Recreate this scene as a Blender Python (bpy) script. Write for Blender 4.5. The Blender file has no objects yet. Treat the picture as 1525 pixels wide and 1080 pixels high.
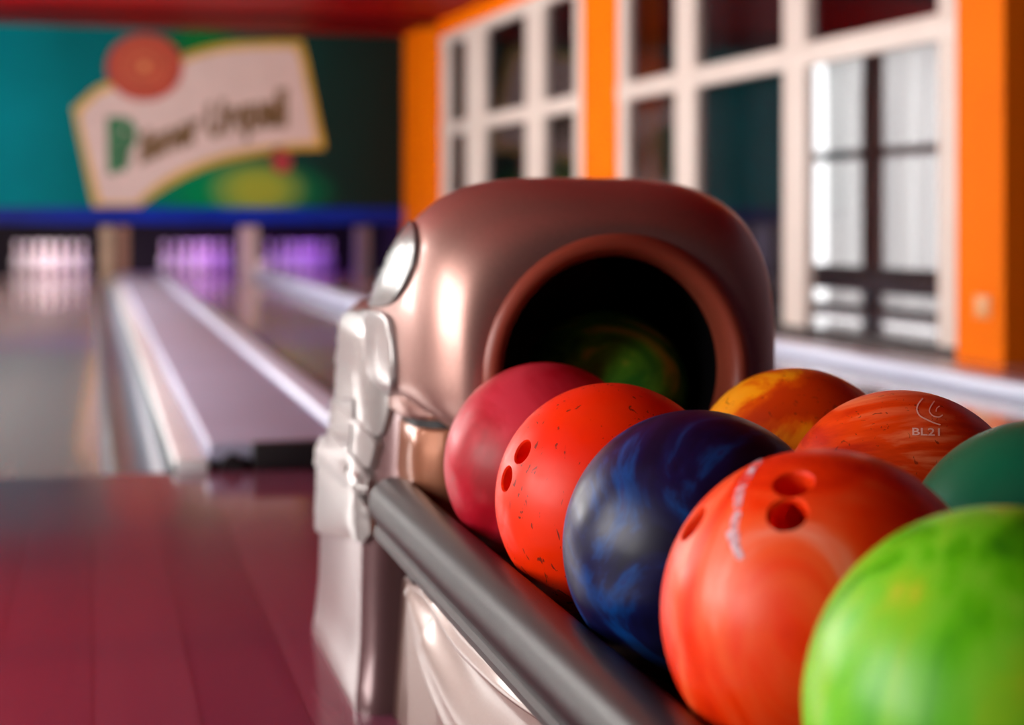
import bpy, bmesh, math, random
import numpy as np
from mathutils import Vector, Matrix
random.seed(4)
S = bpy.context.scene
COL = S.collection
PI = math.pi

# ------------------------------------------------------------------ camera model (metres; Y runs down the lanes)
F, CX, HY, EYE = 2350.0, 762.0, 328.0, 0.62
TH = math.atan((762 - 137) / F)
CT, ST = math.cos(TH), math.sin(TH)
RIGHT = Vector((CT, -ST, 0)); FWD = Vector((ST, CT, 0)); CAM = Vector((0, 0, EYE))


def ray(px, py):
    return RIGHT * ((px - CX) / F) + Vector((0, 0, (HY - py) / F)) + FWD


def hit(px, py, p0, n):
    d = ray(px, py)
    return CAM + d * ((p0 - CAM).dot(n) / d.dot(n))


def onX(px, py, X): return hit(px, py, Vector((X, 0, 0)), Vector((1, 0, 0)))
def onY(px, py, Y): return hit(px, py, Vector((0, Y, 0)), Vector((0, 1, 0)))
def onZ(px, py, Z=0.0): return hit(px, py, Vector((0, 0, Z)), Vector((0, 0, 1)))


def on_ball(px, py, c, r):
    d = ray(px, py).normalized(); o = CAM - c
    b = o.dot(d); q = b * b - (o.dot(o) - r * r)
    t = -b - math.sqrt(max(q, 0.0))
    return (CAM + d * t - c).normalized()


# ------------------------------------------------------------------ helpers
def tag(o, label=None, cat=None, group=None, kind=None):
    if label: o['label'] = label
    if cat: o['category'] = cat
    if group: o['group'] = group
    if kind: o['kind'] = kind
    return o


def empty(name, loc=(0, 0, 0)):
    o = bpy.data.objects.new(name, None); COL.objects.link(o); o.location = loc
    o.empty_display_size = 0.1
    return o


def link(name, me, mat=None, parent=None, loc=None, smooth=False, sharp=None):
    o = bpy.data.objects.new(name, me); COL.objects.link(o)
    if mat: me.materials.append(mat)
    if smooth:
        me.polygons.foreach_set('use_smooth', [True] * len(me.polygons))
        if sharp is not None: me.set_sharp_from_angle(angle=math.radians(sharp))
    if loc is not None: o.location = loc
    if parent is not None:
        o.parent = parent
        if loc is None: o.location = -Vector(parent.location)   # mesh written in world coordinates
    return o


def from_bm(name, bm, mat=None, parent=None, loc=None, smooth=False, sharp=None, fix=True):
    if fix: bmesh.ops.recalc_face_normals(bm, faces=bm.faces)
    me = bpy.data.meshes.new(name); bm.to_mesh(me); bm.free()
    return link(name, me, mat, parent, loc, smooth, sharp)


def add_box(bm, x0, x1, y0, y1, z0, z1, bev=0.0, M=None):
    r = bmesh.ops.create_cube(bm, size=1.0)
    vs = r['verts']
    for v in vs:
        v.co = Vector((x0 + (v.co.x + .5) * (x1 - x0), y0 + (v.co.y + .5) * (y1 - y0), z0 + (v.co.z + .5) * (z1 - z0)))
    if bev > 0:
        es = list({e for v in vs for e in v.link_edges})
        rr = bmesh.ops.bevel(bm, geom=es, offset=bev, segments=3, affect='EDGES', profile=0.5)
        vs = list({v for f in rr['faces'] for v in f.verts} | {v for v in vs if v.is_valid})
    if M is not None:
        for v in vs: v.co = M @ v.co
    return vs


def box(name, x0, x1, y0, y1, z0, z1, mat, parent=None, bev=0.0, M=None):
    bm = bmesh.new(); add_box(bm, x0, x1, y0, y1, z0, z1, bev, M)
    return from_bm(name, bm, mat, parent, smooth=bev > 0, sharp=40 if bev > 0 else None)


def loft(bm, rings, cap0=True, cap1=True):
    vr = [[bm.verts.new(p) for p in r] for r in rings]
    n = len(rings[0])
    for a, b in zip(vr, vr[1:]):
        for i in range(n):
            bm.faces.new((a[i], a[(i + 1) % n], b[(i + 1) % n], b[i]))
    if cap0: bm.faces.new(vr[0][::-1])
    if cap1: bm.faces.new(vr[-1])
    return vr


def lathe(bm, prof, n=32):
    """prof: (radius, z)"""
    loft(bm, [[Vector((max(r, 1e-4) * math.cos(2 * PI * i / n), max(r, 1e-4) * math.sin(2 * PI * i / n), z)) for i in range(n)] for r, z in prof])


def patch_ring(outline, k, step=None):
    return outline


def smooth_outline(pts, n=96, it=2):
    """closed Chaikin-smoothed outline resampled to n points"""
    P = [Vector(p) for p in pts]
    for _ in range(it):
        Q = []
        for i in range(len(P)):
            a, b = P[i], P[(i + 1) % len(P)]
            Q += [a * .75 + b * .25, a * .25 + b * .75]
        P = Q
    L = [0.0]
    for i in range(len(P)): L.append(L[-1] + (P[(i + 1) % len(P)] - P[i]).length)
    out = []
    for k in range(n):
        t = L[-1] * k / n
        i = max(j for j in range(len(P)) if L[j] <= t)
        seg = L[i + 1] - L[i]
        u = (t - L[i]) / seg if seg > 0 else 0
        out.append(P[i].lerp(P[(i + 1) % len(P)], u))
    return out


def dome_patch(name, pts3, outv, h, mat, parent, it=2, power=2.0, back=0.03, crease=None):
    """a solid pad: closed outline of 3D points, inflated by h along outv, with a skirt going back"""
    outv = Vector(outv).normalized()
    O = smooth_outline(pts3, 96, it)
    c = sum(O, Vector()) / len(O)
    rings = [[p - outv * back for p in O], [p.copy() for p in O]]
    for s in [.985, .96, .92, .86, .78, .68, .56, .42, .28, .14, .03]:
        f = (1 - s ** power)
        lift = h * (max(f, 0) ** .5)
        rings.append([c + (p - c) * s + outv * lift for p in O])
    bm = bmesh.new(); loft(bm, rings)
    return from_bm(name, bm, mat, parent, smooth=True, sharp=60)


# ------------------------------------------------------------------ materials
def new_mat(name):
    m = bpy.data.materials.new(name); m.use_nodes = True
    nt = m.node_tree; nt.nodes.clear()
    out = nt.nodes.new('ShaderNodeOutputMaterial')
    return m, nt, out


def srgb(r, g, b):
    f = lambda v: (v / 255 / 12.92) if v / 255 <= .04045 else ((v / 255 + .055) / 1.055) ** 2.4
    return (f(r), f(g), f(b), 1)


def pbsdf(nt, out, col=(.5, .5, .5, 1), rough=.5, metal=0., spec=.5, coat=0., coat_r=.1):
    b = nt.nodes.new('ShaderNodeBsdfPrincipled')
    b.inputs['Base Color'].default_value = col
    b.inputs['Roughness'].default_value = rough
    b.inputs['Metallic'].default_value = metal
    b.inputs['Specular IOR Level'].default_value = spec
    b.inputs['Coat Weight'].default_value = coat
    b.inputs['Coat Roughness'].default_value = coat_r
    nt.links.new(b.outputs[0], out.inputs[0])
    return b


def noise(nt, scale, detail=3, dist=0., vec=None, rough=.5):
    n = nt.nodes.new('ShaderNodeTexNoise')
    n.inputs['Scale'].default_value = scale; n.inputs['Detail'].default_value = detail
    n.inputs['Distortion'].default_value = dist; n.inputs['Roughness'].default_value = rough
    if vec is not None: nt.links.new(vec, n.inputs['Vector'])
    return n


def coords(nt, scale=(1, 1, 1), loc=(0, 0, 0), rot=(0, 0, 0)):
    t = nt.nodes.new('ShaderNodeTexCoord'); m = nt.nodes.new('ShaderNodeMapping')
    m.inputs['Scale'].default_value = scale; m.inputs['Location'].default_value = loc; m.inputs['Rotation'].default_value = rot
    nt.links.new(t.outputs['Object'], m.inputs['Vector'])
    return m.outputs['Vector']


def ramp(nt, fac, stops):
    r = nt.nodes.new('ShaderNodeValToRGB'); e = r.color_ramp.elements
    while len(e) < len(stops): e.new(0.5)
    for el, (p, c) in zip(e, stops): el.position = p; el.color = c
    nt.links.new(fac, r.inputs['Fac'])
    return r


def bump(nt, b, height, strength=.1, dist=.002):
    n = nt.nodes.new('ShaderNodeBump'); n.inputs['Strength'].default_value = strength; n.inputs['Distance'].default_value = dist
    nt.links.new(height, n.inputs['Height']); nt.links.new(n.outputs['Normal'], b.inputs['Normal'])


def paint(name, col, rough=.5, var=.12, scale=6, metal=0., spec=.5, coat=0., coat_r=.1, bmp=.0):
    m, nt, out = new_mat(name)
    b = pbsdf(nt, out, col, rough, metal, spec, coat, coat_r)
    n = noise(nt, scale, 4, .2, coords(nt))
    lo = tuple(c * (1 - var) for c in col[:3]) + (1,); hi = tuple(min(1, c * (1 + var)) for c in col[:3]) + (1,)
    r = ramp(nt, n.outputs['Fac'], [(.3, lo), (.7, hi)])
    nt.links.new(r.outputs['Color'], b.inputs['Base Color'])
    if bmp: bump(nt, b, noise(nt, scale * 30, 3, 0, coords(nt)).outputs['Fac'], bmp)
    return m


def emit(name, col, strength):
    m, nt, out = new_mat(name)
    e = nt.nodes.new('ShaderNodeEmission'); e.inputs['Color'].default_value = col; e.inputs['Strength'].default_value = strength
    nt.links.new(e.outputs[0], out.inputs[0])
    return m


def ball_mat(name, stops, scale=9, dist=1.2, rough=.4, seed=0., scuff=0., stretch=(1, 1, 1), rot=(0, 0, 0), spec=.28):
    m, nt, out = new_mat(name)
    b = pbsdf(nt, out, stops[0][1], rough, 0, spec)
    v = coords(nt, stretch, (seed, seed * .7, -seed), rot)
    n = noise(nt, scale, 5, dist, v, .55)
    r = ramp(nt, n.outputs['Fac'], stops)
    col = r.outputs['Color']
    if scuff:
        s = noise(nt, 75, 2, 2.5, coords(nt, (1, 1, .35), (seed, 0, 0), (.5, .3, 1)))
        k = ramp(nt, s.outputs['Fac'], [(.66, (0, 0, 0, 1)), (.70, (scuff,) * 3 + (1,))])
        mx = nt.nodes.new('ShaderNodeMix'); mx.data_type = 'RGBA'
        nt.links.new(k.outputs['Color'], mx.inputs['Factor'])
        nt.links.new(col, mx.inputs['A']); mx.inputs['B'].default_value = (.06, .015, .01, 1)
        col = mx.outputs['Result']
    nt.links.new(col, b.inputs['Base Color'])
    g = noise(nt, 40, 4, .5, coords(nt))
    rr = ramp(nt, g.outputs['Fac'], [(.3, (rough * .8,) * 3 + (1,)), (.75, (min(1, rough * 1.25),) * 3 + (1,))])
    nt.links.new(rr.outputs['Color'], b.inputs['Roughness'])
    bump(nt, b, noise(nt, 120, 4, .6, coords(nt)).outputs['Fac'], .05, .001)
    return m


def wood(name, dark, light, board, rough, coat, spec=.5, length=14):
    """boards running along Y"""
    m, nt, out = new_mat(name)
    b = pbsdf(nt, out, light, rough, 0, spec, coat, .06)
    t = nt.nodes.new('ShaderNodeTexCoord'); sep = nt.nodes.new('ShaderNodeSeparateXYZ')
    nt.links.new(t.outputs['Object'], sep.inputs[0])
    mul = nt.nodes.new('ShaderNodeMath'); mul.operation = 'DIVIDE'; mul.inputs[1].default_value = board
    nt.links.new(sep.outputs['X'], mul.inputs[0])
    fl = nt.nodes.new('ShaderNodeMath'); fl.operation = 'FLOOR'; nt.links.new(mul.outputs[0], fl.inputs[0])
    wn = nt.nodes.new('ShaderNodeTexWhiteNoise'); wn.noise_dimensions = '1D'; nt.links.new(fl.outputs[0], wn.inputs['W'])
    g = noise(nt, 3, 5, .6, coords(nt, (14, .6, 1)))
    ad = nt.nodes.new('ShaderNodeMath'); ad.operation = 'ADD'
    nt.links.new(wn.outputs['Value'], ad.inputs[0]); nt.links.new(g.outputs['Fac'], ad.inputs[1])
    hf = nt.nodes.new('ShaderNodeMath'); hf.operation = 'MULTIPLY'; hf.inputs[1].default_value = .5
    nt.links.new(ad.outputs[0], hf.inputs[0])
    r = ramp(nt, hf.outputs[0], [(.2, dark), (.8, light)])
    fr = nt.nodes.new('ShaderNodeMath'); fr.operation = 'FRACT'; nt.links.new(mul.outputs[0], fr.inputs[0])
    ed = nt.nodes.new('ShaderNodeMath'); ed.operation = 'LESS_THAN'; ed.inputs[1].default_value = .02
    nt.links.new(fr.outputs[0], ed.inputs[0])
    mx = nt.nodes.new('ShaderNodeMix'); mx.data_type = 'RGBA'
    nt.links.new(ed.outputs[0], mx.inputs['Factor']); nt.links.new(r.outputs['Color'], mx.inputs['A'])
    mx.inputs['B'].default_value = tuple(c * .45 for c in dark[:3]) + (1,)
    nt.links.new(mx.outputs['Result'], b.inputs['Base Color'])
    return m


def glass_mat(name, ior=2.2, tint=(.8, .8, .82, 1)):
    m, nt, out = new_mat(name)
    fr = nt.nodes.new('ShaderNodeFresnel'); fr.inputs['IOR'].default_value = ior
    tr = nt.nodes.new('ShaderNodeBsdfTransparent'); tr.inputs['Color'].default_value = tint
    gl = nt.nodes.new('ShaderNodeBsdfGlossy'); gl.inputs['Roughness'].default_value = .015
    n = noise(nt, .8, 2, 0, coords(nt))
    r = ramp(nt, n.outputs['Fac'], [(.2, (.86, .86, .86, 1)), (.8, (1, 1, 1, 1))])
    nt.links.new(r.outputs['Color'], gl.inputs['Color'])
    mx = nt.nodes.new('ShaderNodeMixShader')
    ge = nt.nodes.new('ShaderNodeNewGeometry'); iv = nt.nodes.new('ShaderNodeMath'); iv.operation = 'SUBTRACT'; iv.inputs[0].default_value = 1
    nt.links.new(ge.outputs['Backfacing'], iv.inputs[1])
    ml = nt.nodes.new('ShaderNodeMath'); ml.operation = 'MULTIPLY'; nt.links.new(fr.outputs[0], ml.inputs[0]); nt.links.new(iv.outputs[0], ml.inputs[1])
    nt.links.new(ml.outputs[0], mx.inputs[0]); nt.links.new(tr.outputs[0], mx.inputs[1]); nt.links.new(gl.outputs[0], mx.inputs[2])
    nt.links.new(mx.outputs[0], out.inputs[0])
    return m


def curtain_mat(name):
    m, nt, out = new_mat(name)
    d = nt.nodes.new('ShaderNodeBsdfDiffuse'); d.inputs['Color'].default_value = (.8, .79, .78, 1)
    t = nt.nodes.new('ShaderNodeBsdfTranslucent')
    n = noise(nt, 5, 3, .3, coords(nt, (1, 1, .1)))
    r = ramp(nt, n.outputs['Fac'], [(.25, (.62, .62, .62, 1)), (.75, (.85, .84, .82, 1))])
    nt.links.new(r.outputs['Color'], t.inputs['Color'])
    mx = nt.nodes.new('ShaderNodeMixShader'); mx.inputs[0].default_value = .6
    nt.links.new(d.outputs[0], mx.inputs[1]); nt.links.new(t.outputs[0], mx.inputs[2]); nt.links.new(mx.outputs[0], out.inputs[0])
    return m


def pearl_mat(name, col, rough=.3, metal=.35, coat=.6, seed=0):
    """pearl car-paint plastic: fine flake variation under a clear coat"""
    m, nt, out = new_mat(name)
    b = pbsdf(nt, out, col, rough, metal, .5, coat, .12)
    n = noise(nt, 400, 2, 0, coords(nt))
    r = ramp(nt, n.outputs['Fac'], [(.3, tuple(c * .92 for c in col[:3]) + (1,)), (.7, tuple(min(1, c * 1.06) for c in col[:3]) + (1,))])
    nt.links.new(r.outputs['Color'], b.inputs['Base Color'])
    bump(nt, b, noise(nt, 7, 2, .2, coords(nt, loc=(seed, 0, 0))).outputs['Fac'], .05, .004)
    return m


M_ORANGE = paint('orange wall paint', srgb(255, 124, 0), .6, .05, 3, spec=.08)
M_RED = paint('red ceiling paint', srgb(150, 2, 5), .5, .12, 1.2, spec=.08)
M_REDD = paint('dark red beam paint', srgb(90, 2, 9), .5, .12, 1.2, spec=.08)
M_WHITE = paint('white frame paint', srgb(232, 222, 212), .4, .04, 4)
M_BEIGE = paint('pale wall paint', srgb(205, 190, 180), .7, .05, 2)
M_DARK = paint('dark plaster', (.018, .012, .014, 1), .8, .2, 2)
M_BLACK = paint('black plastic', (.008, .007, .009, 1), .5, .2, 8)
M_FLOOR = wood('approach laminate', srgb(104, 50, 76), srgb(132, 70, 92), .13, .16, .35)
M_LANE = wood('oiled lane boards', srgb(172, 148, 146), srgb(200, 176, 170), .06, .18, .5)
M_SUB = paint('grey subfloor', (.06, .055, .06, 1), .8, .2, 3)
M_GUT = paint('gutter plastic', srgb(140, 148, 164), .3, .08, 4, coat=.4)
M_CAPW = paint('white capping', srgb(244, 248, 252), .35, .05, 4, coat=.3)
M_CAPG = paint('grey return cover', srgb(172, 174, 200), .4, .06, 2, coat=.1)
M_CAPL = paint('pale lilac capping', srgb(218, 228, 252), .3, .05, 2, coat=.3)
M_LINE = paint('teal capping strip', srgb(96, 130, 134), .3, .08, 4)  # teal stripe along the left edge of the white capping
M_PEARL = pearl_mat('champagne pearl', srgb(184, 142, 132), .38, .75, .3)
M_PEARL2 = pearl_mat('silver pearl', srgb(164, 158, 156), .3, .3, .6, 3)
M_LENS = pearl_mat('polished silver lens', srgb(108, 108, 106), .34, .4, .5, 2)
M_PEARL4 = pearl_mat('beige pearl', srgb(146, 122, 114), .34, .35, .4, 6)
M_PEARL5 = pearl_mat('mauve pearl', srgb(112, 82, 84), .3, .35, .4, 7)
M_PEARL3 = pearl_mat('rose pearl', srgb(134, 102, 102), .3, .35, .5, 5)
M_RIM = paint('rim plastic with red bounce', srgb(150, 66, 48), .4, .05, 6)  # red bounce light off the balls is put into the base colour
M_RUB = paint('black rubber bumper', srgb(20, 17, 18), .38, .12, 14, spec=.4, bmp=.04)
M_TRAY = paint('dark red tray lining', srgb(92, 14, 16), .5, .2, 8)  # plain dark red base colour for the tray
M_PIN = paint('white pin lacquer', srgb(235, 225, 225), .25, .03, 6, coat=.5)
M_PINR = paint('red pin stripe', srgb(190, 25, 30), .3, .05, 6, coat=.5)
M_BROWN = paint('dark brown window wood', srgb(78, 34, 30), .45, .2, 6)
M_GLASS = glass_mat('reflecting glass', 3.0)
M_CURT = curtain_mat('white voile')
M_DAY = emit('daylight beyond the curtains', (1, .99, .96, 1), 3.2)

# ------------------------------------------------------------------ room shell
YF = 3.966             # foul line
YM = 17.1              # face of the masking wall
ZC = 2.65
bm = bmesh.new()
add_box(bm, -2.2, 6.4, -3.0, YF, -.12, 0)
tag(from_bm('floor', bm, M_FLOOR), 'glossy red-brown wooden approach floor in front of the lanes', 'floor', kind='structure')
box('floor_slab', -2.2, 6.4, YF, 20.4, -.2, -.1, M_SUB)['kind'] = 'structure'
tag(box('ceiling', -2.3, 6.4, -3.0, 20.4, ZC, ZC + .1, M_RED), 'red painted ceiling', 'ceiling', kind='structure')
for k, y in enumerate((15.6, 12.2, 8.8, 5.4, 2.0, -1.4)):
    tag(box('ceiling_beam', -2.2, 6.2, y, y + .35, ZC - .05, ZC, M_REDD), 'dark red ceiling beam running across the hall', 'beam', kind='structure')

# left wall with tall daylight windows
wins = [(.1, 2.5, 11.5, .45, 1.8), (4.6, 6.8, 14.0, .45, 2.35), (8.6, 11.4, 13.0, .45, 2.35), (12.2, 14.6, 13.0, .45, 2.35)]
WX = -2.2
ys = [-3.0] + [v for w in wins for v in w[:2]] + [20.4]
bm = bmesh.new()
for a, b in zip(ys[0::2], ys[1::2]): add_box(bm, WX - .2, WX, a, b, 0, ZC)
for a, b, _, zb, zt in wins:
    add_box(bm, WX - .2, WX, a, b, 0, zb); add_box(bm, WX - .2, WX, a, b, zt, ZC)
tag(from_bm('wall_left', bm, M_BEIGE), 'pale left wall with tall windows', 'wall', kind='structure')
for k, (a, b, power, zb, zt) in enumerate(wins):
    w = tag(empty('window_%d' % (k + 4), (WX, (a + b) / 2, zb)), 'tall daylight window in the left wall', 'window', kind='structure')
    bm = bmesh.new()
    for u in (a, (a + b) / 2 - .03, b - .06): add_box(bm, WX - .12, WX - .04, u, u + .06, zb, zt)
    for u in (zb, zb + .5 * (zt - zb), zt - .06): add_box(bm, WX - .11, WX - .05, a, b, u, u + .06)
    from_bm('frame', bm, M_BROWN, w)
    bm = bmesh.new(); add_box(bm, WX - .16, WX - .15, a, b, zb, zt)
    from_bm('pane', bm, emit('daylight outside', (1, .965, .93, 1), power), w)

# right window wall: its own frame, s along the wall (away from the camera), n into the hall
P0 = RIGHT * 2.055 + FWD * 7.285
E1 = (RIGHT * -.316 + FWD).normalized()
NN = (-(RIGHT * .9536 + FWD * .3013)).normalized()
MW = Matrix((( E1.x, NN.x, 0, P0.x), (E1.y, NN.y, 0, P0.y), (0, 0, 1, 0), (0, 0, 0, 1)))


def wall_s(px, n=0.0):
    p = hit(px, HY, P0 + NN * n, NN)
    return (p - P0).dot(E1)


def wall_z(px, py, n=0.0):
    return hit(px, py, P0 + NN * n, NN).z


def wbox(name, s0, s1, n0, n1, z0, z1, mat, parent=None, bev=0.0):
    return box(name, min(s0, s1), max(s0, s1), n0, n1, z0, z1, mat, parent, bev, MW)


def wadd(bm, s0, s1, n0, n1, z0, z1, bev=0.0):
    add_box(bm, min(s0, s1), max(s0, s1), n0, n1, z0, z1, bev, MW)


S_CORN = wall_s(607); S_P1 = wall_s(662)
S_M0, S_M1 = wall_s(876), wall_s(927)
S_R0, S_R1 = wall_s(1424, .1), wall_s(1495, .1)
ZT = 2.47
tag(wbox('wall_right', S_R1 - 0.02, S_CORN + .2, -.12, 0.0, ZT, ZC, M_ORANGE), 'orange lintel wall above the white windows', 'wall', kind='structure')
PIL = 'orange wall pillars'
tag(wbox('pillar', S_P1, S_CORN, -.5, .05, 0, ZC, M_ORANGE), 'orange corner pillar beside the mural', 'pillar', kind='structure')
tag(wbox('pillar', S_M1, S_M0, -.3, .05, 0, ZC, M_ORANGE), 'orange pillar between the two white windows', 'pillar', kind='structure')
tag(wbox('pillar', S_R1, S_R0, -.55, .1, 0, ZC, M_ORANGE), 'wide orange pillar with the light switch', 'pillar', kind='structure')
tag(wbox('wall_right_front', S_R1 - 6.0, S_R1, -.55, -.45, 0, ZC, paint('mauve wall paint', srgb(96, 84, 98), .6)), 'mauve wall nearer than the wide pillar', 'wall', kind='structure')
# end wall behind the corner pillar, closing the pit bay
pc = P0 + E1 * S_CORN
box('wall_right_end', pc.x + .02, pc.x + .5, pc.y + .1, 20.4, 0, ZC, M_DARK)['kind'] = 'structure'

# window frames
def window(name, label, verts, hz, s0, s1, z0, z1, panes_skip=()):
    w = tag(empty(name, P0 + E1 * ((s0 + s1) / 2)), label, 'window', kind='structure')
    for (a, b, za, zb) in verts:
        wbox('mullion', a, b, -.03, .035, za, zb, M_WHITE, w, .006)
    for (za, zb, a, b) in hz:
        low = zb < .05
        wbox('threshold' if low else 'rail', a, b, -.035, .045, za, zb, M_BLACK if low else M_WHITE, w, .006)
    return w


ZM0, ZM1 = 1.465, 1.585
w1 = window('window_1', 'white framed window nearest the mural', [(wall_s(725), wall_s(698), 0.06, 2.38), (wall_s(814), wall_s(788), 0.06, 2.38),
            (wall_s(672), S_P1, 0, ZT), (S_M0, wall_s(862), 0, ZT)],
            [(ZM0, ZM1, S_M0, S_P1), (2.375, ZT, S_M0, S_P1), (0.0, .07, S_M0, S_P1)], S_M0, S_P1, 0, ZT)
w2 = window('window_2', 'large white framed window beside the wide orange pillar', [(wall_s(1041), wall_s(1012), 0.06, 2.38), (wall_s(1206), wall_s(1174), 0, ZT),
            (wall_s(939), S_M1, 0, ZT), (S_R0 - .05, wall_s(1406), 0, ZT)],
            [(ZM0, ZM1, S_R0, S_M1), (2.375, ZT, S_R0, S_M1), (0.0, .035, S_R0, S_M1)], S_R0, S_M1, 0, ZT)
for w, edges in ((w1, (S_P1, wall_s(711), wall_s(801), S_M0)), (w2, (S_M1, wall_s(1026), wall_s(1190), S_R0))):
    for a, b in zip(edges, edges[1:]):
        wbox('pane', b, a, -.008, -.002, .03, 1.5, M_GLASS, w)
        wbox('pane', b, a, -.008, -.002, 1.55, 2.42, M_GLASS, w)

# light switch on the wide pillar
zs = wall_z(1465, 457, .1)
sw = tag(empty('light_switch', P0 + E1 * wall_s(1465, .1) + NN * .1 + Vector((0, 0, zs - .04))), 'small pale light switch on the wide orange pillar', 'light switch')
ss = wall_s(1465, .1)
wbox('switch_plate', ss - .055, ss + .055, .1, .112, zs - .05, zs + .05, paint('switch plastic', srgb(246, 172, 104), .4), sw, .004)
wbox('rocker', ss - .03, ss + .03, .112, .118, zs - .03, zs + .03, paint('switch rocker plastic', srgb(250, 190, 130), .35), sw, .003)

# the room beyond the right-hand pane
NB = -.75
sA = wall_s(1185, NB); sB = wall_s(1450, NB)
tag(wbox('wall_behind', wall_s(1194, -.33), S_CORN, -.36, -.31, 0, ZC, M_DARK), 'dark wall behind the white windows', 'wall', kind='structure')
tag(wbox('wall_outer', sB - 1.2, sA + 1.2, -2.0, -1.9, 0, ZC, M_DARK), 'dark wall of the room beyond the window', 'wall', kind='structure')
tag(wbox('wall_upper', sB - 1.0, sA + .1, NB - .25, NB - .2, wall_z(1300, 62, NB), ZC, M_DARK), 'dark wall above the curtains in the next room', 'wall', kind='structure')
wn3 = tag(empty('window_3', P0 + E1 * ((sA + sB) / 2) + NN * NB), 'dark brown window frame in front of white curtains', 'window', kind='structure')
zt3 = wall_z(1300, 55, NB)
bm = bmesh.new()
wadd(bm, wall_s(1310, NB), wall_s(1290, NB), NB - .03, NB + .03, 0, zt3, .004)
from_bm('mullion', bm, M_BROWN, wn3)
bm = bmesh.new(); zb3 = wall_z(1300, 228, NB)
wadd(bm, sB, sA, NB - .02, NB + .02, zb3 - .028, zb3 + .028, .004)
from_bm('transom', bm, M_BROWN, wn3)
bm = bmesh.new(); wadd(bm, sB - .5, sA + .5, NB - .31, NB - .30, .02, zt3 + .1)
from_bm('pane', bm, M_DAY, wn3)


def curtain(name, label, s0, s1, n, z0, z1, seed):
    rnd = random.Random(seed)
    bm = bmesh.new(); N = 120
    ph = rnd.random() * 6; cols = []
    for i in range(N + 1):
        u = i / N; s_ = s0 + (s1 - s0) * u
        off = .03 * math.sin(u * abs(s1 - s0) * 34 + ph + 1.2 * math.sin(u * 9 + ph)) + .012 * math.sin(u * abs(s1 - s0) * 80)
        cols.append([bm.verts.new(MW @ Vector((s_, n + off * (1.0 if k else .6), z0 + (z1 - z0) * (1 - k / 3.0)))) for k in range(4)])
    for a, b in zip(cols, cols[1:]):
        for k in range(3): bm.faces.new((a[k], b[k], b[k + 1], a[k + 1]))
    return tag(from_bm(name, bm, M_CURT, smooth=True), label, 'curtain')


zc0 = .03
curtain('curtain', 'white curtain left of the dark brown mullion behind the glass', wall_s(1285, NB - .12), wall_s(1226, NB - .12), NB - .12, zc0, zt3 + .02, 1)
curtain('curtain', 'white curtain right of the dark brown mullion behind the glass', wall_s(1440, NB - .12), wall_s(1303, NB - .12), NB - .12, zc0, zt3 + .02, 2)
rl = tag(empty('railing', P0 + E1 * ((sA + sB) / 2) + NN * (NB + .2)), 'black railing low in front of the white curtains', 'railing')
nr = NB + .2
for (ya, yb) in ((398, 436), (456, 468), (500, 530)):
    za, zb = wall_z(1300, yb, nr), wall_z(1300, ya, nr)
    wbox('bar', wall_s(1450, nr), wall_s(1180, nr), nr - .015, nr + .015, za, zb, M_BLACK, rl, .003)
for px in (1296, 1440, 1190):
    wbox('post', wall_s(px + 9, nr), wall_s(px - 7, nr), nr - .014, nr + .014, 0, wall_z(1300, 400, nr), M_BLACK, rl)

# ------------------------------------------------------------------ lanes
def boxes(name, lst, mat, parent=None, bev=0.):
    bm = bmesh.new()
    for b in lst: add_box(bm, *b, bev)
    return from_bm(name, bm, mat, parent, smooth=bev > 0, sharp=40 if bev > 0 else None)


YE = 20.0
LANES = [(-.92, .02, 'lane nearest the left windows, with white lit pins'), (.84, 1.56, 'middle lane with violet lit pins'), (1.90, 3.0, 'lane nearest the white framed windows')]
for x0, x1, d in LANES:
    tag(box('bowling_lane', x0, x1, YF, 19.4, -.1, 0, M_LANE), 'glossy wooden bowling ' + d, 'bowling lane', 'bowling lanes')


def gutter(x0, x1, label):
    bm = bmesh.new(); n = 12; rings = []
    prof = []
    for i in range(n + 1):
        a = PI * i / n
        prof.append((x0 + (x1 - x0) * (1 - math.cos(a)) / 2, -.005 - .06 * math.sin(a)))
    prof += [(x1, -.1), (x0, -.1)]
    loft(bm, [[Vector((x, y, z)) for x, z in prof] for y in (YF, YM)])
    return tag(from_bm('gutter', bm, M_GUT, smooth=True, sharp=35), label, 'gutter', 'lane gutters')


gutter(-1.06, -.92, 'grey gutter along the left side of the leftmost lane')
gutter(.02, .18, 'grey gutter between the leftmost lane and the white capping strip')
gutter(.72, .84, 'grey gutter along the left side of the middle lane')
gutter(1.56, 1.68, 'grey gutter along the right side of the middle lane')
gutter(1.80, 1.90, 'grey gutter along the left side of the lane by the windows')
gutter(3.0, 3.055, 'grey gutter along the right side of the lane by the windows')

dv = tag(empty('lane_divider', (.45, YF, 0)), 'wide grey ball return track cover running between the two left lanes', 'lane divider')
boxes('capping', [(.197, .28, YF, YM, -.1, .03)], M_CAPW, dv, .008)
boxes('side_strip', [(.181, .196, YF, YM, -.1, .012)], M_LINE, dv, .004)
boxes('track_cover', [(.28, .62, YF + .015, YM, .02, .065)], M_CAPG, dv, .01)
boxes('end_plate', [(.385, .60, YF - .03, YF + .012, 0.0, .068)], M_BLACK, dv, .006)
boxes('plinth', [(.28, .70, YF + .03, YM, -.1, .02)], M_SUB, dv)
boxes('rail', [(.62, .715, YF, YM, .02, .085)], M_CAPL, dv, .012)
bm = bmesh.new()
loft(bm, [[Vector((.335 + .03 * math.cos(t * PI / 16), y, .0 + .04 * math.sin(t * PI / 16))) for t in range(17)] for y in (YF - .025, YF + .03)])
from_bm('dark_track_hole', bm, M_BLACK, dv, smooth=True, sharp=40)  # black solid stands for the dark inside of the open track end
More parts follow.
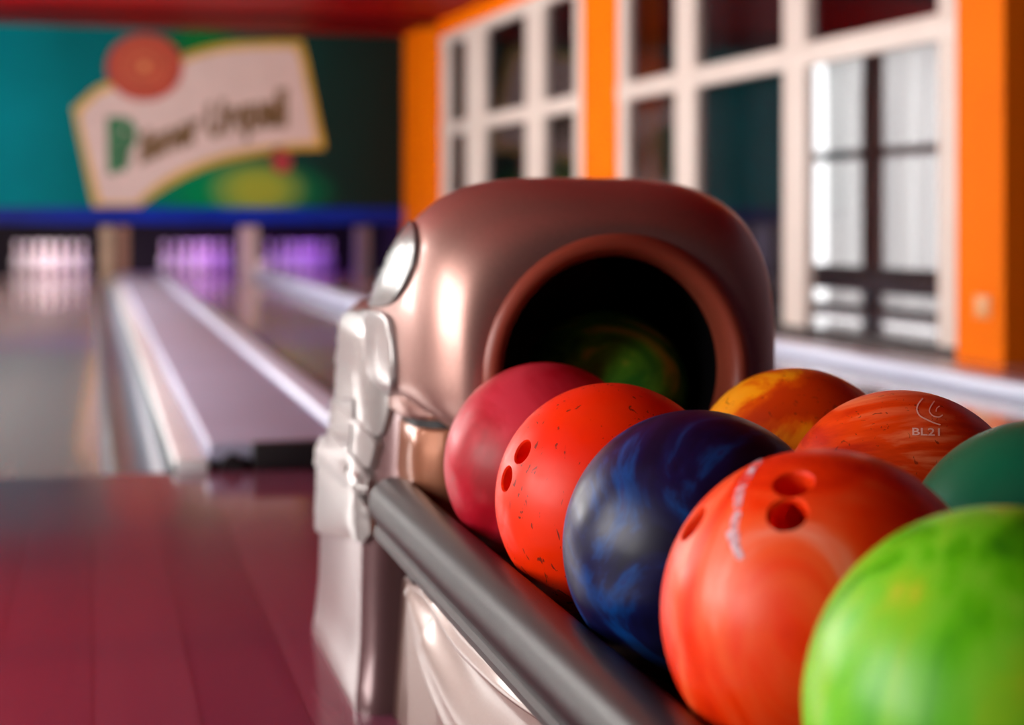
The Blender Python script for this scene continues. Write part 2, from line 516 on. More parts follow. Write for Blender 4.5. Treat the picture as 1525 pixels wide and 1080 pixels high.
for (x0, x1, lab) in ((1.685, 1.795, 'pale lilac raised capping rail between the middle lane and the lane by the windows'),
                      (3.06, 3.20, 'pale lilac raised capping rail along the foot of the white windows')):
    d2 = tag(empty('lane_divider', ((x0 + x1) / 2, YF, 0)), lab, 'lane divider')
    zc_ = .10 if x0 < 2 else .06
    boxes('capping', [(x0, x1, YF, YM, zc_ - .055, zc_)], M_CAPL, d2, .012)
    if x0 < 2:
        bm = bmesh.new(); bmesh.ops.create_uvsphere(bm, u_segments=24, v_segments=14, radius=.055, matrix=Matrix.Translation((1.74, YM - .2, .15)))
        from_bm('rail_glint', bm, M_WHITE, d2, smooth=True)  # added white sphere stands in for a bright glint at the rail end
    boxes('plinth', [(x0 + .01, x1 - .01, YF + .01, YM, -.1, zc_ - .05)], M_CAPG, d2)
tag(box('walkway', 3.21, 4.9, YF, 17.0, -.1, -.002, M_LANE), 'glossy walkway floor at the foot of the windows', 'walkway', kind='structure')
tag(box('walkway', -2.2, -1.07, YF, 17.0, -.1, -.002, M_LANE), 'glossy walkway floor along the left wall', 'walkway', kind='structure')

# ------------------------------------------------------------------ pin deck and pit
boxes('pit_wall', [(-2.2, 3.6, 20.05, 20.2, -.1, ZC), (-2.2, 3.6, YM + .35, 20.05, 1.1, 1.15)], M_DARK)['kind'] = 'structure'
for (pa, pb, m, lab) in ((150, 168, paint('cream partition', srgb(190, 168, 140), .5), 'cream pit partition post at the end of the grey track cover'),
                         (174, 192, paint('tan partition', srgb(150, 112, 92), .5), 'narrow tan pit partition post beside the cream one'),
                         (360, 385, paint('taupe partition', srgb(205, 184, 184), .5), 'taupe pit partition post between the two violet lit pits'),
                         (534, 552, paint('grey partition', srgb(110, 98, 108), .5), 'grey pit partition post beside the orange corner pillar')):
    xa, xb = onY(pa, HY, YM).x, onY(pb, HY, YM).x
    tag(box('pit_partition', xa, xb, YM + .02, YM + .35, -.1, .55, m), lab, 'partition', 'pit partitions')
tag(box('pit_partition', -1.25, -1.13, YM + .02, YM + .35, -.1, .55, M_CAPG), 'grey pit partition at the far left of the leftmost pit', 'partition', 'pit partitions')


def pin_mesh():
    P = [(0.001, 0), (.026, 0), (.0285, .008), (.036, .03), (.0475, .07), (.056, .10), (.0605, .115), (.0595, .14), (.052, .17), (.041, .20), (.031, .225),
         (.0245, .25), (.0228, .265), (.0235, .285), (.0275, .31), (.0315, .335), (.0323, .348), (.029, .366), (.02, .377), (.008, .381), (.001, .3815)]
    bm = bmesh.new(); lathe(bm, P, 20)
    bmesh.ops.recalc_face_normals(bm, faces=bm.faces)
    me = bpy.data.meshes.new('bowling_pin'); bm.to_mesh(me); bm.free(); me.materials.append(M_PIN)
    me.polygons.foreach_set('use_smooth', [True] * len(me.polygons))
    bm = bmesh.new()
    for z in (.245, .272):
        r = .0262 if z < .26 else .0245
        loft(bm, [[Vector((rr * math.cos(2 * PI * i / 20), rr * math.sin(2 * PI * i / 20), zz)) for i in range(20)] for rr, zz in ((r - .004, z), (r, z + .001), (r, z + .011), (r - .004, z + .012))])
    ms = bpy.data.meshes.new('stripe'); bmesh.ops.recalc_face_normals(bm, faces=bm.faces); bm.to_mesh(ms); bm.free(); ms.materials.append(M_PINR)
    return me, ms


pm, psm = pin_mesh()
PINLAB = ['white bowling pin standing at the end of the leftmost lane', 'violet lit bowling pin standing at the end of the middle lane', 'dim violet bowling pin standing at the end of the lane by the windows']
for (cx, lab, grp) in ((-.47, PINLAB[0], 'pins on the leftmost lane'), (1.19, PINLAB[1], 'pins on the middle lane'), (2.42, PINLAB[2], 'pins on the lane by the windows')):
    for r in range(4):
        for k in range(r + 1):
            o = bpy.data.objects.new('bowling_pin', pm); COL.objects.link(o)
            o.location = (cx + (k - r / 2) * .245, 18.35 + r * .22, 0)
            tag(o, lab, 'bowling pin', grp)
            st = bpy.data.objects.new('stripe', psm); COL.objects.link(st); st.parent = o

# ------------------------------------------------------------------ mural on the masking wall
def mural_pt(px, py, off=0.0): return onY(px, py, YM - off)


zl0, zl1 = mural_pt(300, 333).z, mural_pt(300, 309).z
mural = tag(empty('mural', (.6, YM, zl1)), 'teal and green mural with a tilted cream beer label above the pins', 'mural')
m_, nt, out = new_mat('teal mural board')
b = pbsdf(nt, out, (.0, .1, .1, 1), .6, 0, .06)
t = nt.nodes.new('ShaderNodeTexCoord'); sp = nt.nodes.new('ShaderNodeSeparateXYZ'); nt.links.new(t.outputs['Object'], sp.inputs[0])
xl, xr = mural_pt(-60, 200).x, mural_pt(610, 200).x
mr = nt.nodes.new('ShaderNodeMapRange'); mr.inputs['From Min'].default_value = xl; mr.inputs['From Max'].default_value = xr
ns = noise(nt, 1.6, 3, .5, coords(nt))
ad = nt.nodes.new('ShaderNodeMath'); ad.operation = 'MULTIPLY_ADD'; ad.inputs[1].default_value = .5
nt.links.new(ns.outputs['Fac'], ad.inputs[0]); nt.links.new(sp.outputs['X'], ad.inputs[2]); nt.links.new(ad.outputs[0], mr.inputs['Value'])
base = ramp(nt, mr.outputs[0], [(0.06, srgb(0, 172, 186)), (.3, srgb(0, 122, 128)), (.62, srgb(10, 84, 80)), (.85, srgb(24, 50, 46)), (1, srgb(28, 40, 36))])  # teal runs darker towards the right end
col = base.outputs['Color']


def blob(col, px, py, rx, rz, c):
    p = mural_pt(px, py)
    mp = nt.nodes.new('ShaderNodeMapping'); mp.inputs['Location'].default_value = (-p.x / rx, 0, -p.z / rz)
    mp.inputs['Scale'].default_value = (1 / rx, 0, 1 / rz)
    nt.links.new(t.outputs['Object'], mp.inputs['Vector'])
    ln = nt.nodes.new('ShaderNodeVectorMath'); ln.operation = 'LENGTH'; nt.links.new(mp.outputs['Vector'], ln.inputs[0])
    r = ramp(nt, ln.outputs['Value'], [(.35, (1, 1, 1, 1)), (1.0, (0, 0, 0, 1))])
    mx = nt.nodes.new('ShaderNodeMix'); mx.data_type = 'RGBA'
    nt.links.new(r.outputs['Color'], mx.inputs['Factor']); nt.links.new(col, mx.inputs['A']); mx.inputs['B'].default_value = c
    return mx.outputs['Result']


col = blob(col, 350, 285, 1.15, .42, srgb(0, 140, 84))
col = blob(col, 300, 62, .5, .16, srgb(20, 120, 50))
col = blob(col, 385, 282, .56, .34, srgb(160, 175, 62))  # soft-edged green and yellow patches mixed over the teal
nt.links.new(col, b.inputs['Base Color'])
pl = mural_pt(607, 200).x
def wbx(name, x0, x1, y0, y1, z0, z1, mat, parent): return box(name, x0, x1, y0, y1, z0, z1, mat, parent)
bm = bmesh.new(); add_box(bm, -2.2, pl + .3, YM, YM + .08, zl1, ZC - .001)
from_bm('board', bm, m_, mural)
# blue valance under the mural
bm = bmesh.new(); add_box(bm, -2.2, pl + .3, YM - .002, YM + .08, zl0, zl1 - .001)
tag(from_bm('valance', bm, paint('blue valance', srgb(4, 40, 160), .4, .3, 1.2, spec=.2)), 'blue valance strip running under the mural above the pins', 'valance')


def flat_shape(name, pts, off, thick, mat, parent, smooth_it=0):
    """printed/raised flat panel on the mural: pts are photo points carried onto the mural plane"""
    P = [mural_pt(x, y, off) for x, y in pts]
    if smooth_it: P = smooth_outline(P, 80, smooth_it)
    bm = bmesh.new()
    loft(bm, [[p + Vector((0, thick, 0)) for p in P], P])
    return from_bm(name, bm, mat, parent)


def interp_curve(pts, n):
    """Catmull-Rom through pts"""
    out = []
    P = [pts[0]] + list(pts) + [pts[-1]]
    for i in range(1, len(P) - 2):
        p0, p1, p2, p3 = [np.array(P[i + k], float) for k in (-1, 0, 1, 2)]
        for k in range(n):
            t_ = k / n
            out.append(tuple(.5 * ((2 * p1) + (-p0 + p2) * t_ + (2 * p0 - 5 * p1 + 4 * p2 - p3) * t_ ** 2 + (-p0 + 3 * p1 - 3 * p2 + p3) * t_ ** 3)))
    out.append(tuple(pts[-1])); return out


top = interp_curve([(108, 162), (140, 132), (168, 120), (230, 98), (300, 72), (360, 62), (450, 60)], 6)
rightside = [(458, 90), (470, 150), (483, 212)]
bot = interp_curve([(483, 222), (420, 226), (340, 240), (280, 262), (232, 290), (209, 308)], 6)
left = [(139, 308), (122, 230)]
yellow = top + rightside + bot + left
cxm, cym = 300, 185
cream = interp_curve([(118, 170), (146, 142), (172, 131), (232, 109), (302, 83), (360, 73), (440, 71)], 6) + [(448, 95), (460, 150), (471, 209)] + \
    interp_curve([(471, 212), (418, 215), (336, 229), (274, 251), (226, 280), (204, 302)], 6) + [(150, 302), (131, 228)]
flat_shape('label_border', yellow, .006, .006, paint('gold border print', srgb(214, 178, 66), .5, .08), mural)
lab = flat_shape('label_panel', cream, .010, .004, paint('cream label print', srgb(226, 208, 202), .5, .04), mural)
M_SEAL = paint('red seal print', srgb(186, 62, 48), .5, .08); M_SEAL2 = paint('orange seal print', srgb(206, 110, 70), .5, .08)
seal = flat_shape('seal', [(215 + 57 * math.cos(a * PI / 20), 100 + 50 * math.sin(a * PI / 20)) for a in range(40)], .016, .006, M_SEAL, mural)
for r0, r1 in ((40, 32), (20, 0.5)):
    bm = bmesh.new()
    for a in range(40):
        q = [mural_pt(215 + r * math.cos(t_ * PI / 20), 99 + .9 * r * math.sin(t_ * PI / 20), .018) for r, t_ in ((r0, a), (r0, a + 1), (r1, a + 1), (r1, a))]
        bm.faces.new([bm.verts.new(p) for p in q])
    bmesh.ops.remove_doubles(bm, verts=bm.verts, dist=1e-5)
    o = from_bm('seal_ring', bm, M_SEAL2, seal); o.location = Vector((0, 0, 0)) - Vector(mural.location) - Vector(seal.location)
# green ornamental initial with its hop leaves, then the lettering
M_GRN = paint('green label ink', srgb(52, 124, 82), .5, .15); M_OLV = paint('olive label ink', srgb(112, 86, 44), .5, .15)


def text_mesh(body, size=1.0, bold=.02):
    cu = bpy.data.curves.new('t', 'FONT'); cu.body = body; cu.size = size; cu.offset = bold; cu.resolution_u = 3; cu.fill_mode = 'BOTH'
    o = bpy.data.objects.new('t', cu); COL.objects.link(o)
    dg = bpy.context.evaluated_depsgraph_get()
    me = bpy.data.meshes.new_from_object(o.evaluated_get(dg))
    bpy.data.objects.remove(o); bpy.data.curves.remove(cu)
    return me


def lettering(name, body, fn, mat, parent, bold=.02):
    me = text_mesh(body, 1.0, bold)
    xs = [v.co.x for v in me.vertices]; x0, x1 = min(xs), max(xs)
    for v in me.vertices:
        v.co = fn((v.co.x - x0) / (x1 - x0), v.co.y)
    o = link(name, me, mat, parent)
    return o


def brand(u, v):
    # rises to the right on the curve of the label
    px = 208 + (428 - 208) * u
    base = 244 - 58 * math.sin(u * PI / 2) ** .9
    hgt = 64 + 14 * u
    return mural_pt(px, base - v * hgt * .95, .0125)


def initial(u, v): return mural_pt(160 + 46 * u - 2 * v, 256 - v * 116, .0125)


lettering('lettering', 'ilsner Urquell', brand, M_OLV, mural, .055)
lettering('initial_letter', 'P', initial, M_GRN, mural, .03)
for (x, y, rx, ry, m) in ((172, 190, 13, 16, M_GRN), (186, 215, 12, 18, M_GRN), (182, 240, 10, 16, M_GRN), (414, 232, 12, 14, M_OLV)):
    flat_shape('hop_leaf', [(x + rx * math.cos(a * PI / 8) * (1 + .2 * math.cos(a * 3)), y + ry * math.sin(a * PI / 8)) for a in range(16)], .0123, .002, m, mural)
flat_shape('ribbon_seal', [(420 + 15 * math.cos(a * PI / 8), 241 + 17 * math.sin(a * PI / 8)) for a in range(16)], .014, .004, paint('crimson ribbon print', srgb(170, 52, 62), .5), mural)

# ------------------------------------------------------------------ ball return machine
XC, ZCEN = .595, .44
YR = 1.745
RET = tag(empty('ball_return', (XC, 1.75, 0)), 'champagne pearl ball return machine with round hood opening and ball rack', 'ball return')


def sup(a, bu, bd, n, Y, zc=ZCEN, xc=XC, N=128):
    out = []
    for i in range(N):
        t_ = 2 * PI * i / N; c, s = math.cos(t_), math.sin(t_)
        x = a * math.copysign(abs(c) ** (2 / n), c); z = (bu if s >= 0 else bd) * math.copysign(abs(s) ** (2 / n), s)
        out.append(Vector((xc + x, Y, zc + z)))
    return out


rings = []
for k in range(0, 15):
    t_ = k / 14 * PI / 2
    g = math.sin(t_); y = YR + .17 * (1 - math.cos(t_))
    rings.append(sup(.164 + (.240 - .164) * g, .164 + (.234 - .164) * g, .164 + (.060 - .164) * g, 2 + 1.5 * g, y))
for y, a, bu in ((1.95, .241, .226), (1.99, .241, .208), (2.04, .240, .176), (2.09, .239, .136), (2.13, .236, .098), (2.16, .228, .06), (2.175, .2, .03)):
    rings.append(sup(a, bu, .060, 3.5, y))
bm = bmesh.new(); loft(bm, rings, cap0=False)
hood = from_bm('hood', bm, M_PEARL, RET, smooth=True, sharp=50)
# flared rim of the mouth and the dark throat behind it
def circ_ring(r, y, N=96): return [Vector((XC + r * math.cos(2 * PI * i / N), y, ZCEN + r * math.sin(2 * PI * i / N))) for i in range(N)]
bm = bmesh.new()
loft(bm, [circ_ring(r, y) for r, y in ((.166, YR + .010), (.1655, YR + .001), (.164, YR - .002), (.160, YR - .006), (.155, YR - .0085), (.150, YR - .009), (.145, YR - .006), (.141, YR + .002), (.138, YR + .016), (.1372, YR + .04))], False, False)
from_bm('mouth_rim', bm, M_RIM, RET, smooth=True, sharp=60, fix=False)
bm = bmesh.new()
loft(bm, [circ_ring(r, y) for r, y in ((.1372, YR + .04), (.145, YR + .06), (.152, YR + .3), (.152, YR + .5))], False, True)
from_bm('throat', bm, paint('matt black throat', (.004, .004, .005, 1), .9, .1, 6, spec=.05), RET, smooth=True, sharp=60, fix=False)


def rbox_ring(x0, x1, y0, y1, r, z, n=10):
    out = []
    for (cx, cy, a0) in ((x1 - r, y1 - r, 0), (x0 + r, y1 - r, PI / 2), (x0 + r, y0 + r, PI), (x1 - r, y0 + r, 1.5 * PI)):
        for i in range(n + 1):
            a = a0 + PI / 2 * i / n
            out.append(Vector((cx + r * math.cos(a), cy + r * math.sin(a), z)))
    return out


# silver rear housing behind and below the hood
bm = bmesh.new()
loft(bm, [[Vector((XC + a * math.copysign(abs(math.cos(t)) ** .5, math.cos(t)), 2.17 + b * math.copysign(abs(math.sin(t)) ** .42, math.sin(t)), z)) for t in [2 * PI * i / 96 for i in range(96)]]
          for z, a, b in ((.26, .256, .262), (.30, .254, .255), (.34, .250, .248), (.42, .247, .236), (.47, .243, .226), (.49, .236, .214), (.502, .222, .196), (.507, .19, .16))])
housing = from_bm('rear_housing', bm, M_PEARL3, RET, smooth=True, sharp=50)
# neck under the hood
HOLLOW = [housing]
bm = bmesh.new()
loft(bm, [rbox_ring(.372 + dx, .82 - dx, 1.83 + dx, 2.40, .06, z) for z, dx in ((.20, .012), (.27, .004), (.31, 0.), (.345, .003), (.366, .004), (.372, .009), (.3745, .02))])
HOLLOW.append(from_bm('neck', bm, pearl_mat('pearl with orange bounce', srgb(166, 106, 78), .3, .4, .5, 9), RET, smooth=True, sharp=45))  # base warmed to carry the orange bounce light from the balls
bm = bmesh.new()
loft(bm, [rbox_ring(.378, .812, 1.838, 2.39, .06, z) for z in (.36, .392)])
HOLLOW.append(from_bm('seam', bm, M_BLACK, RET, smooth=True, sharp=45))
bm = bmesh.new()
loft(bm, [rbox_ring(.360 + dx, .83 - dx, 1.83 + dx * 1.2, 2.3, .07, z) for z, dx in ((.3785, .012), (.380, .006), (.386, .003), (.41, .005), (.43, .012), (.45, .03))])
HOLLOW.append(from_bm('hood_skirt', bm, M_PEARL, RET, smooth=True, sharp=45))
# bore the ball tunnel through the parts behind the mouth
bm = bmesh.new(); loft(bm, [circ_ring(.154, y, 64) for y in (1.60, YR + .515)])
mc = bpy.data.meshes.new('cut'); bmesh.ops.recalc_face_normals(bm, faces=bm.faces); bm.to_mesh(mc); bm.free()
cutter = bpy.data.objects.new('cut', mc); COL.objects.link(cutter)
for o in HOLLOW:
    loc = o.location.copy(); par = o.parent; o.parent = None; o.location = (0, 0, 0)
    md = o.modifiers.new('b', 'BOOLEAN'); md.object = cutter; md.operation = 'DIFFERENCE'; md.solver = 'EXACT'
    dg = bpy.context.evaluated_depsgraph_get(); dg.update()
    me2 = bpy.data.meshes.new_from_object(o.evaluated_get(dg)); o.modifiers.clear(); nm = o.data.name; o.data = me2; me2.name = nm
    me2.polygons.foreach_set('use_smooth', [True] * len(me2.polygons)); me2.set_sharp_from_angle(angle=math.radians(45))
    o.parent = par; o.location = loc
bpy.data.objects.remove(cutter); bpy.data.meshes.remove(mc)
# pedestal, flaring where it meets the floor
bm = bmesh.new()
loft(bm, [rbox_ring(x0, .86, y0, 2.40, .035, z) for z, x0, y0 in ((0, .320, 1.95), (.012, .320, 1.95), (.03, .324, 1.958), (.08, .329, 1.97), (.16, .332, 1.98), (.24, .335, 1.985), (.282, .336, 1.985))])
ped = from_bm('pedestal', bm, M_PEARL5, RET, smooth=True, sharp=45)


def side_pts(pts, X): return [onX(x, y, X) for x, y in pts]


def q7(pts): return [(440 + .426 * x, 300 + .426 * y) for x, y in pts]


from mathutils.bvhtree import BVHTree


def bvh(objs):
    V, P = [], []
    for o in objs:
        k = len(V); V += [v.co.copy() for v in o.data.vertices]; P += [[k + i for i in p.vertices] for p in o.data.polygons]
    return BVHTree.FromPolygons(V, P)


def skin_patch(name, outline, tree, lift, mat, X, it=2, dome=.0, edge=.004):
    """a raised moulded panel that lies on the surface it covers, cut to a photo outline"""
    O = smooth_outline([Vector((x, y, 0)) for x, y in outline], 110, it)
    c = sum(O, Vector()) / len(O)

    def at(p):
        d = ray(p.x, p.y).normalized()
        h = tree.ray_cast(CAM, d)
        q = onX(p.x, p.y, X)
        if h[0] is None :
            h = tree.find_nearest(CAM + d * 2.12)
        return h[0].copy(), h[1].copy()
    rings = []
    for s_, up in ((1.0, -.004), (1.0, lift * .45), (.988, lift * .8), (.972, lift)) + tuple((k, lift) for k in (.94, .9, .84, .77, .69, .6, .5, .4, .3, .2, .1, .02)):
        R_ = []
        for p in O:
            q, n = at(c + (p - c) * s_)
            if n.dot(q - CAM) > 0: n = -n
            R_.append(q + (n * .6 + Vector((-.8, 0, 0)) * .4).normalized() * (up + dome * (1 - s_ ** 2.2)))
        rings.append(R_)
    bm = bmesh.new(); loft(bm, rings)
    return from_bm(name, bm, mat, RET, smooth=True, sharp=50)


XS = .352
T1 = bvh([hood]); T2 = bvh([hood, housing])
skin_patch('side_lens', q7([(422, 62), (437, 140), (424, 220), (385, 310), (335, 370), (230, 372), (222, 330), (262, 190), (325, 104), (380, 64)]), T1, .005, M_LENS, XS, 2, .002)
skin_patch('side_panel', q7([(205, 378), (332, 376), (352, 460), (360, 600), (345, 740), (312, 840), (262, 800), (130, 690), (130, 600), (150, 480), (172, 400)]), T2, .008, M_PEARL2, XS, 2, .002)
T3 = bvh([housing, ped])
skin_patch('side_fairing', q7([(125, 668), (215, 745), (315, 835), (300, 890), (286, 950), (220, 870), (112, 735)]), T3, .012, M_PEARL2, .34, 1, .0)
skin_patch('side_fairing', q7([(104, 742), (215, 870), (290, 955), (272, 1045), (150, 945), (76, 915)]), T3, .014, M_PEARL2, .34, 1, .0)
skin_patch('pedestal_collar', [(474, 692), (500, 700), (560, 748), (560, 812), (520, 800), (468, 792)], T3, .010, M_PEARL2, .34, 1, .003)

# black rubber bumper rails
def bumper(name, X, Z, y0, y1, flip):
    bm = bmesh.new(); prof = []
    R_ = .031
    for i in range(40):
        a = math.radians(-138 + 276 * i / 39 + 90)
        prof.append((R_ * math.cos(a), R_ * math.sin(a)))
    prof = prof[::-1]                       # runs from the left foot over the top to the right foot
    prof += [(.018, -.030), (.021, -.033), (.021, -.043), (-.021, -.043), (-.024, -.040), (-.024, -.034), (-.020, -.030)]
    rs = []
    for y, k in ((y1 + .022, .35), (y1 + .019, .62), (y1 + .012, .85), (y1, 1.0), (y0, 1.0)):
        rs.append([Vector((X + flip * px_ * k, y, Z + (pz + .01) * k - .01)) for px_, pz in prof])
    loft(bm, rs)
    return from_bm(name, bm, M_RUB, RET, smooth=True, sharp=38)


bumper('bumper_rail', .352, .279, .12, 1.878, 1)
bumper('bumper_rail', .822, .279, .12, 1.80, -1)
# ball tray
bm = bmesh.new()
add_box(bm, .385, .795, .12, 1.83, .215, .2515, .004)
from_bm('ball_tray', bm, M_TRAY, RET)
bm = bmesh.new(); add_box(bm, .30, .88, .09, .13, .20, .31, .01)
from_bm('end_stop', bm, M_RUB, RET, smooth=True, sharp=40)
# bracket under the rail near the pedestal
bm = bmesh.new(); add_box(bm, .36, .40, 1.74, 1.90, .205, .235, .004)
add_box(bm, .352, .362, 1.76, 1.80, .205, .228, .003)
from_bm('rail_bracket', bm, M_BLACK, RET)

# sculpted side panel of the rack
def q8(pts): return [(560 + .2408 * x, 820 + .2408 * y) for x, y in pts]
XP = .372
c1 = [(p.y, p.z) for p in side_pts(q8(interp_curve([(330, 230), (350, 290), (430, 420), (560, 620), (740, 800), (900, 935), (1120, 1080), (1500, 1290)], 8)), XP)]
c2 = [(p.y, p.z) for p in side_pts(q8(interp_curve([(238, 300), (245, 380), (300, 600), (380, 850), (480, 1080), (600, 1300)], 8)), XP)]


yy = np.concatenate([np.linspace(1.932, 1.868, 24), np.linspace(1.865, 1.2, 330), np.linspace(1.195, .14, 60)])
def row_of(c, ends):
    c = sorted(c + ends); return np.interp(yy, [q[0] for q in c], [q[1] for q in c])
zt = np.interp(yy, [.14, 1.67, 1.87, 1.932], [.2125, .2125, .189, .004])
c1 = [q for q in c1 if q[0] > 1.22]; c2 = [q for q in c2 if q[0] > 1.56]
z1 = np.minimum(row_of(c1, [(1.0, .204), (.14, .204)]), zt - .003); z2 = np.minimum(row_of(c2, [(1.2, .05), (.14, .03)]), z1 - .004)
z2 = np.maximum(z2, .0005); z1 = np.maximum(z1, z2 + .001)
tap = np.clip((1.875 - yy) / .12, .12, 1)
rows = []
for k in range(10): rows.append((z2 * k / 9 * .97, .014 * tap))
for u, o_ in ((.7, .010), (.4, .004), (.0, -.002), (-.5, -.004), (-1.2, -.0045), (-2.0, -.0035)):
    rows.append((z2 + np.minimum(.004, (z1 - z2) * .12) * -u + np.minimum(z2 * .0, 0), o_ * tap))
g = z1 - z2
for k in range(1, 26):
    u = k / 26; w_ = u * u * (3 - 2 * u)
    rows.append((z2 + g * (.24 + u * .62), (-.0035 + .0185 * w_) * tap))
for u, o_ in ((.8, .0135), (.45, .008), (.1, .002), (-.3, -.002), (-.8, -.004), (-1.5, -.0045), (-2.4, -.0035)):
    rows.append((z1 - np.minimum(.003, g * .1) * u, o_ * tap))
for k in range(1, 16):
    u = k / 15; base_ = z1 + np.minimum(.003, g * .1) * 2.4
    rows.append((base_ + (np.maximum(zt, base_ + .0005) - base_) * u, -.0035 + .004 * min(1, u * 3) + 0 * yy))
nv, nu = len(rows), len(yy)
bm = bmesh.new()
front = [[bm.verts.new((XP - .008 + rows[j][1][i], yy[i], rows[j][0][i])) for j in range(nv)] for i in range(nu)]
for i in range(nu - 1):
    for j in range(nv - 1):
        bm.faces.new((front[i][j], front[i + 1][j], front[i + 1][j + 1], front[i][j + 1]))
# thickness: skirt to the back
bd = [front[i][0] for i in range(nu)] + [front[nu - 1][j] for j in range(1, nv)] + [front[i][nv - 1] for i in range(nu - 2, -1, -1)] + [front[0][j] for j in range(nv - 2, 0, -1)]
bk = [bm.verts.new((XP + .045, v.co.y, v.co.z)) for v in bd]
for i in range(len(bd)):
    bm.faces.new((bd[i], bd[(i + 1) % len(bd)], bk[(i + 1) % len(bd)], bk[i]))
bm.faces.new(bk)
from_bm('rack_side_panel', bm, M_PEARL4, RET, smooth=True, sharp=50)
bm = bmesh.new(); add_box(bm, .79, .83, .14, 1.90, 0, .21, .008)
from_bm('rack_side_panel', bm, M_PEARL4, RET, smooth=True, sharp=40)
boxes('rack_core', [(.42, .785, .2, 1.95, .0, .214)], M_BLACK, RET)

# ------------------------------------------------------------------ bowling balls
R = .108
ZB = .3600


def make_ball(label, c, mat, holes, hr=.0112, px_holes=True, holecol=None):
    c = Vector(c)
    bm = bmesh.new()
    bmesh.ops.create_uvsphere(bm, u_segments=128, v_segments=72, radius=R)
    me = bpy.data.meshes.new('ball'); bm.to_mesh(me); bm.free()
    o = bpy.data.objects.new('bowling_ball', me); COL.objects.link(o)
    bm = bmesh.new()
    for h in holes:
        n = on_ball(h[0], h[1], c, R) if len(h) == 2 else Vector(h).normalized()
        q = n.to_track_quat('Z', 'Y').to_matrix().to_4x4()
        bmesh.ops.create_cone(bm, cap_ends=True, segments=40, radius1=hr * .95, radius2=hr * 1.04, depth=.062, matrix=Matrix.Translation(n * (R - .026)) @ q)
        bmesh.ops.create_cone(bm, cap_ends=True, segments=40, radius1=hr * .98, radius2=hr * 1.30, depth=.006, matrix=Matrix.Translation(n * (R - .0005)) @ q)
    mc = bpy.data.meshes.new('cut'); bm.to_mesh(mc); bm.free()
    co = bpy.data.objects.new('cut', mc); COL.objects.link(co)
    md = o.modifiers.new('b', 'BOOLEAN'); md.object = co; md.operation = 'DIFFERENCE'; md.solver = 'EXACT'; md.use_self = True
    dg = bpy.context.evaluated_depsgraph_get(); dg.update()
    me2 = bpy.data.meshes.new_from_object(o.evaluated_get(dg))
    o.modifiers.clear(); o.data = me2; bpy.data.objects.remove(co); bpy.data.meshes.remove(me); bpy.data.meshes.remove(mc)
    me2.name = 'bowling_ball'; me2.materials.clear(); me2.materials.append(mat)
    me2.polygons.foreach_set('use_smooth', [True] * len(me2.polygons)); me2.set_sharp_from_angle(angle=math.radians(24))
    o.location = c
    return tag(o, label, 'bowling ball', 'balls on the return rack')


def trio(d):
    """three finger holes round a direction"""
    d = Vector(d).normalized(); u = d.orthogonal().normalized(); v = d.cross(u)
    return [tuple(d + u * .13 + v * .17), tuple(d + u * .13 - v * .17), tuple(d - u * .45)]


m_maroon = ball_mat('maroon ball', [(.38, srgb(150, 8, 24)), (.52, srgb(180, 16, 38)), (.66, srgb(205, 52, 70))], 6, 1.4, .42, 3.)
m_red = ball_mat('scuffed orange-red ball', [(.3, srgb(255, 34, 0)), (.7, srgb(255, 58, 0))], 5, .8, .42, 5., .8)
m_blue = ball_mat('marbled navy ball', [(.40, srgb(10, 10, 44)), (.52, srgb(14, 18, 66)), (.62, srgb(8, 60, 126)), (.68, srgb(30, 34, 96)), (.76, srgb(80, 76, 136))], 9, 2.4, .36, 8.)
m_holes = ball_mat('streaked coral ball', [(.38, srgb(222, 30, 0)), (.5, srgb(250, 56, 4)), (.6, srgb(255, 90, 40)), (.68, srgb(255, 138, 110))], 9, 1.5, .38, 11., 0, (1, 1, .3), (.7, .5, .3))
m_green = ball_mat('swirled lime ball', [(.38, srgb(40, 128, 10)), (.47, srgb(92, 190, 10)), (.54, srgb(120, 204, 40)), (.64, srgb(140, 200, 30)), (.72, srgb(200, 200, 50))], 7, 1.9, .36, 16., 0, (1, 1, .35), (.4, .9, .2))
m_oa = ball_mat('amber patched ball', [(.44, srgb(206, 58, 0)), (.5, srgb(230, 86, 0)), (.55, srgb(255, 160, 10)), (.66, srgb(255, 176, 40))], 6, 1.4, .42, 24.5, .5)
m_ob = ball_mat('grained orange ball', [(.40, srgb(204, 40, 2)), (.52, srgb(240, 70, 8)), (.62, srgb(255, 140, 90))], 8, 2.0, .38, 27., .6, (.3, 1, 1.8), (.2, .1, .4))
m_teal = ball_mat('teal ball', [(.35, srgb(0, 94, 66)), (.7, srgb(0, 116, 84))], 4, 1., .34, 31.)
m_dark = ball_mat('green streaked ball', [(.38, srgb(60, 160, 50)), (.52, srgb(110, 220, 60)), (.62, srgb(220, 245, 90))], 6, 2., .36, 36.)
DN = (.5, .75, -.45)
XL, XR = .467, .699
make_ball('maroon bowling ball at the back of the left row by the hood', (XL, 1.617, ZB), m_maroon, trio(DN))
make_ball('scuffed orange-red bowling ball between the maroon and the navy ball', (XL, 1.396, ZB), m_red, [(777.5, 672.5), (753.5, 713), (-.5, .85, .1)], .0108)
make_ball('marbled navy blue bowling ball between the two orange-red balls', (XL, 1.178, ZB), m_blue, trio(DN))
cH = Vector((XL, .953, ZB))
bh = make_ball('coral orange bowling ball with three finger holes and worn white lettering', cH, m_holes, [(1181, 719), (1172, 764), (1031, 779)], .0122)
make_ball('lime green swirled bowling ball nearest the camera on the rack', (XL, .735, ZB), m_green, trio((.2, .9, -.4)))
make_ball('amber patched orange bowling ball in the right row beside the hood', (XR, 1.491, ZB), m_oa, trio(DN))
cB = Vector((XR, 1.270, ZB))
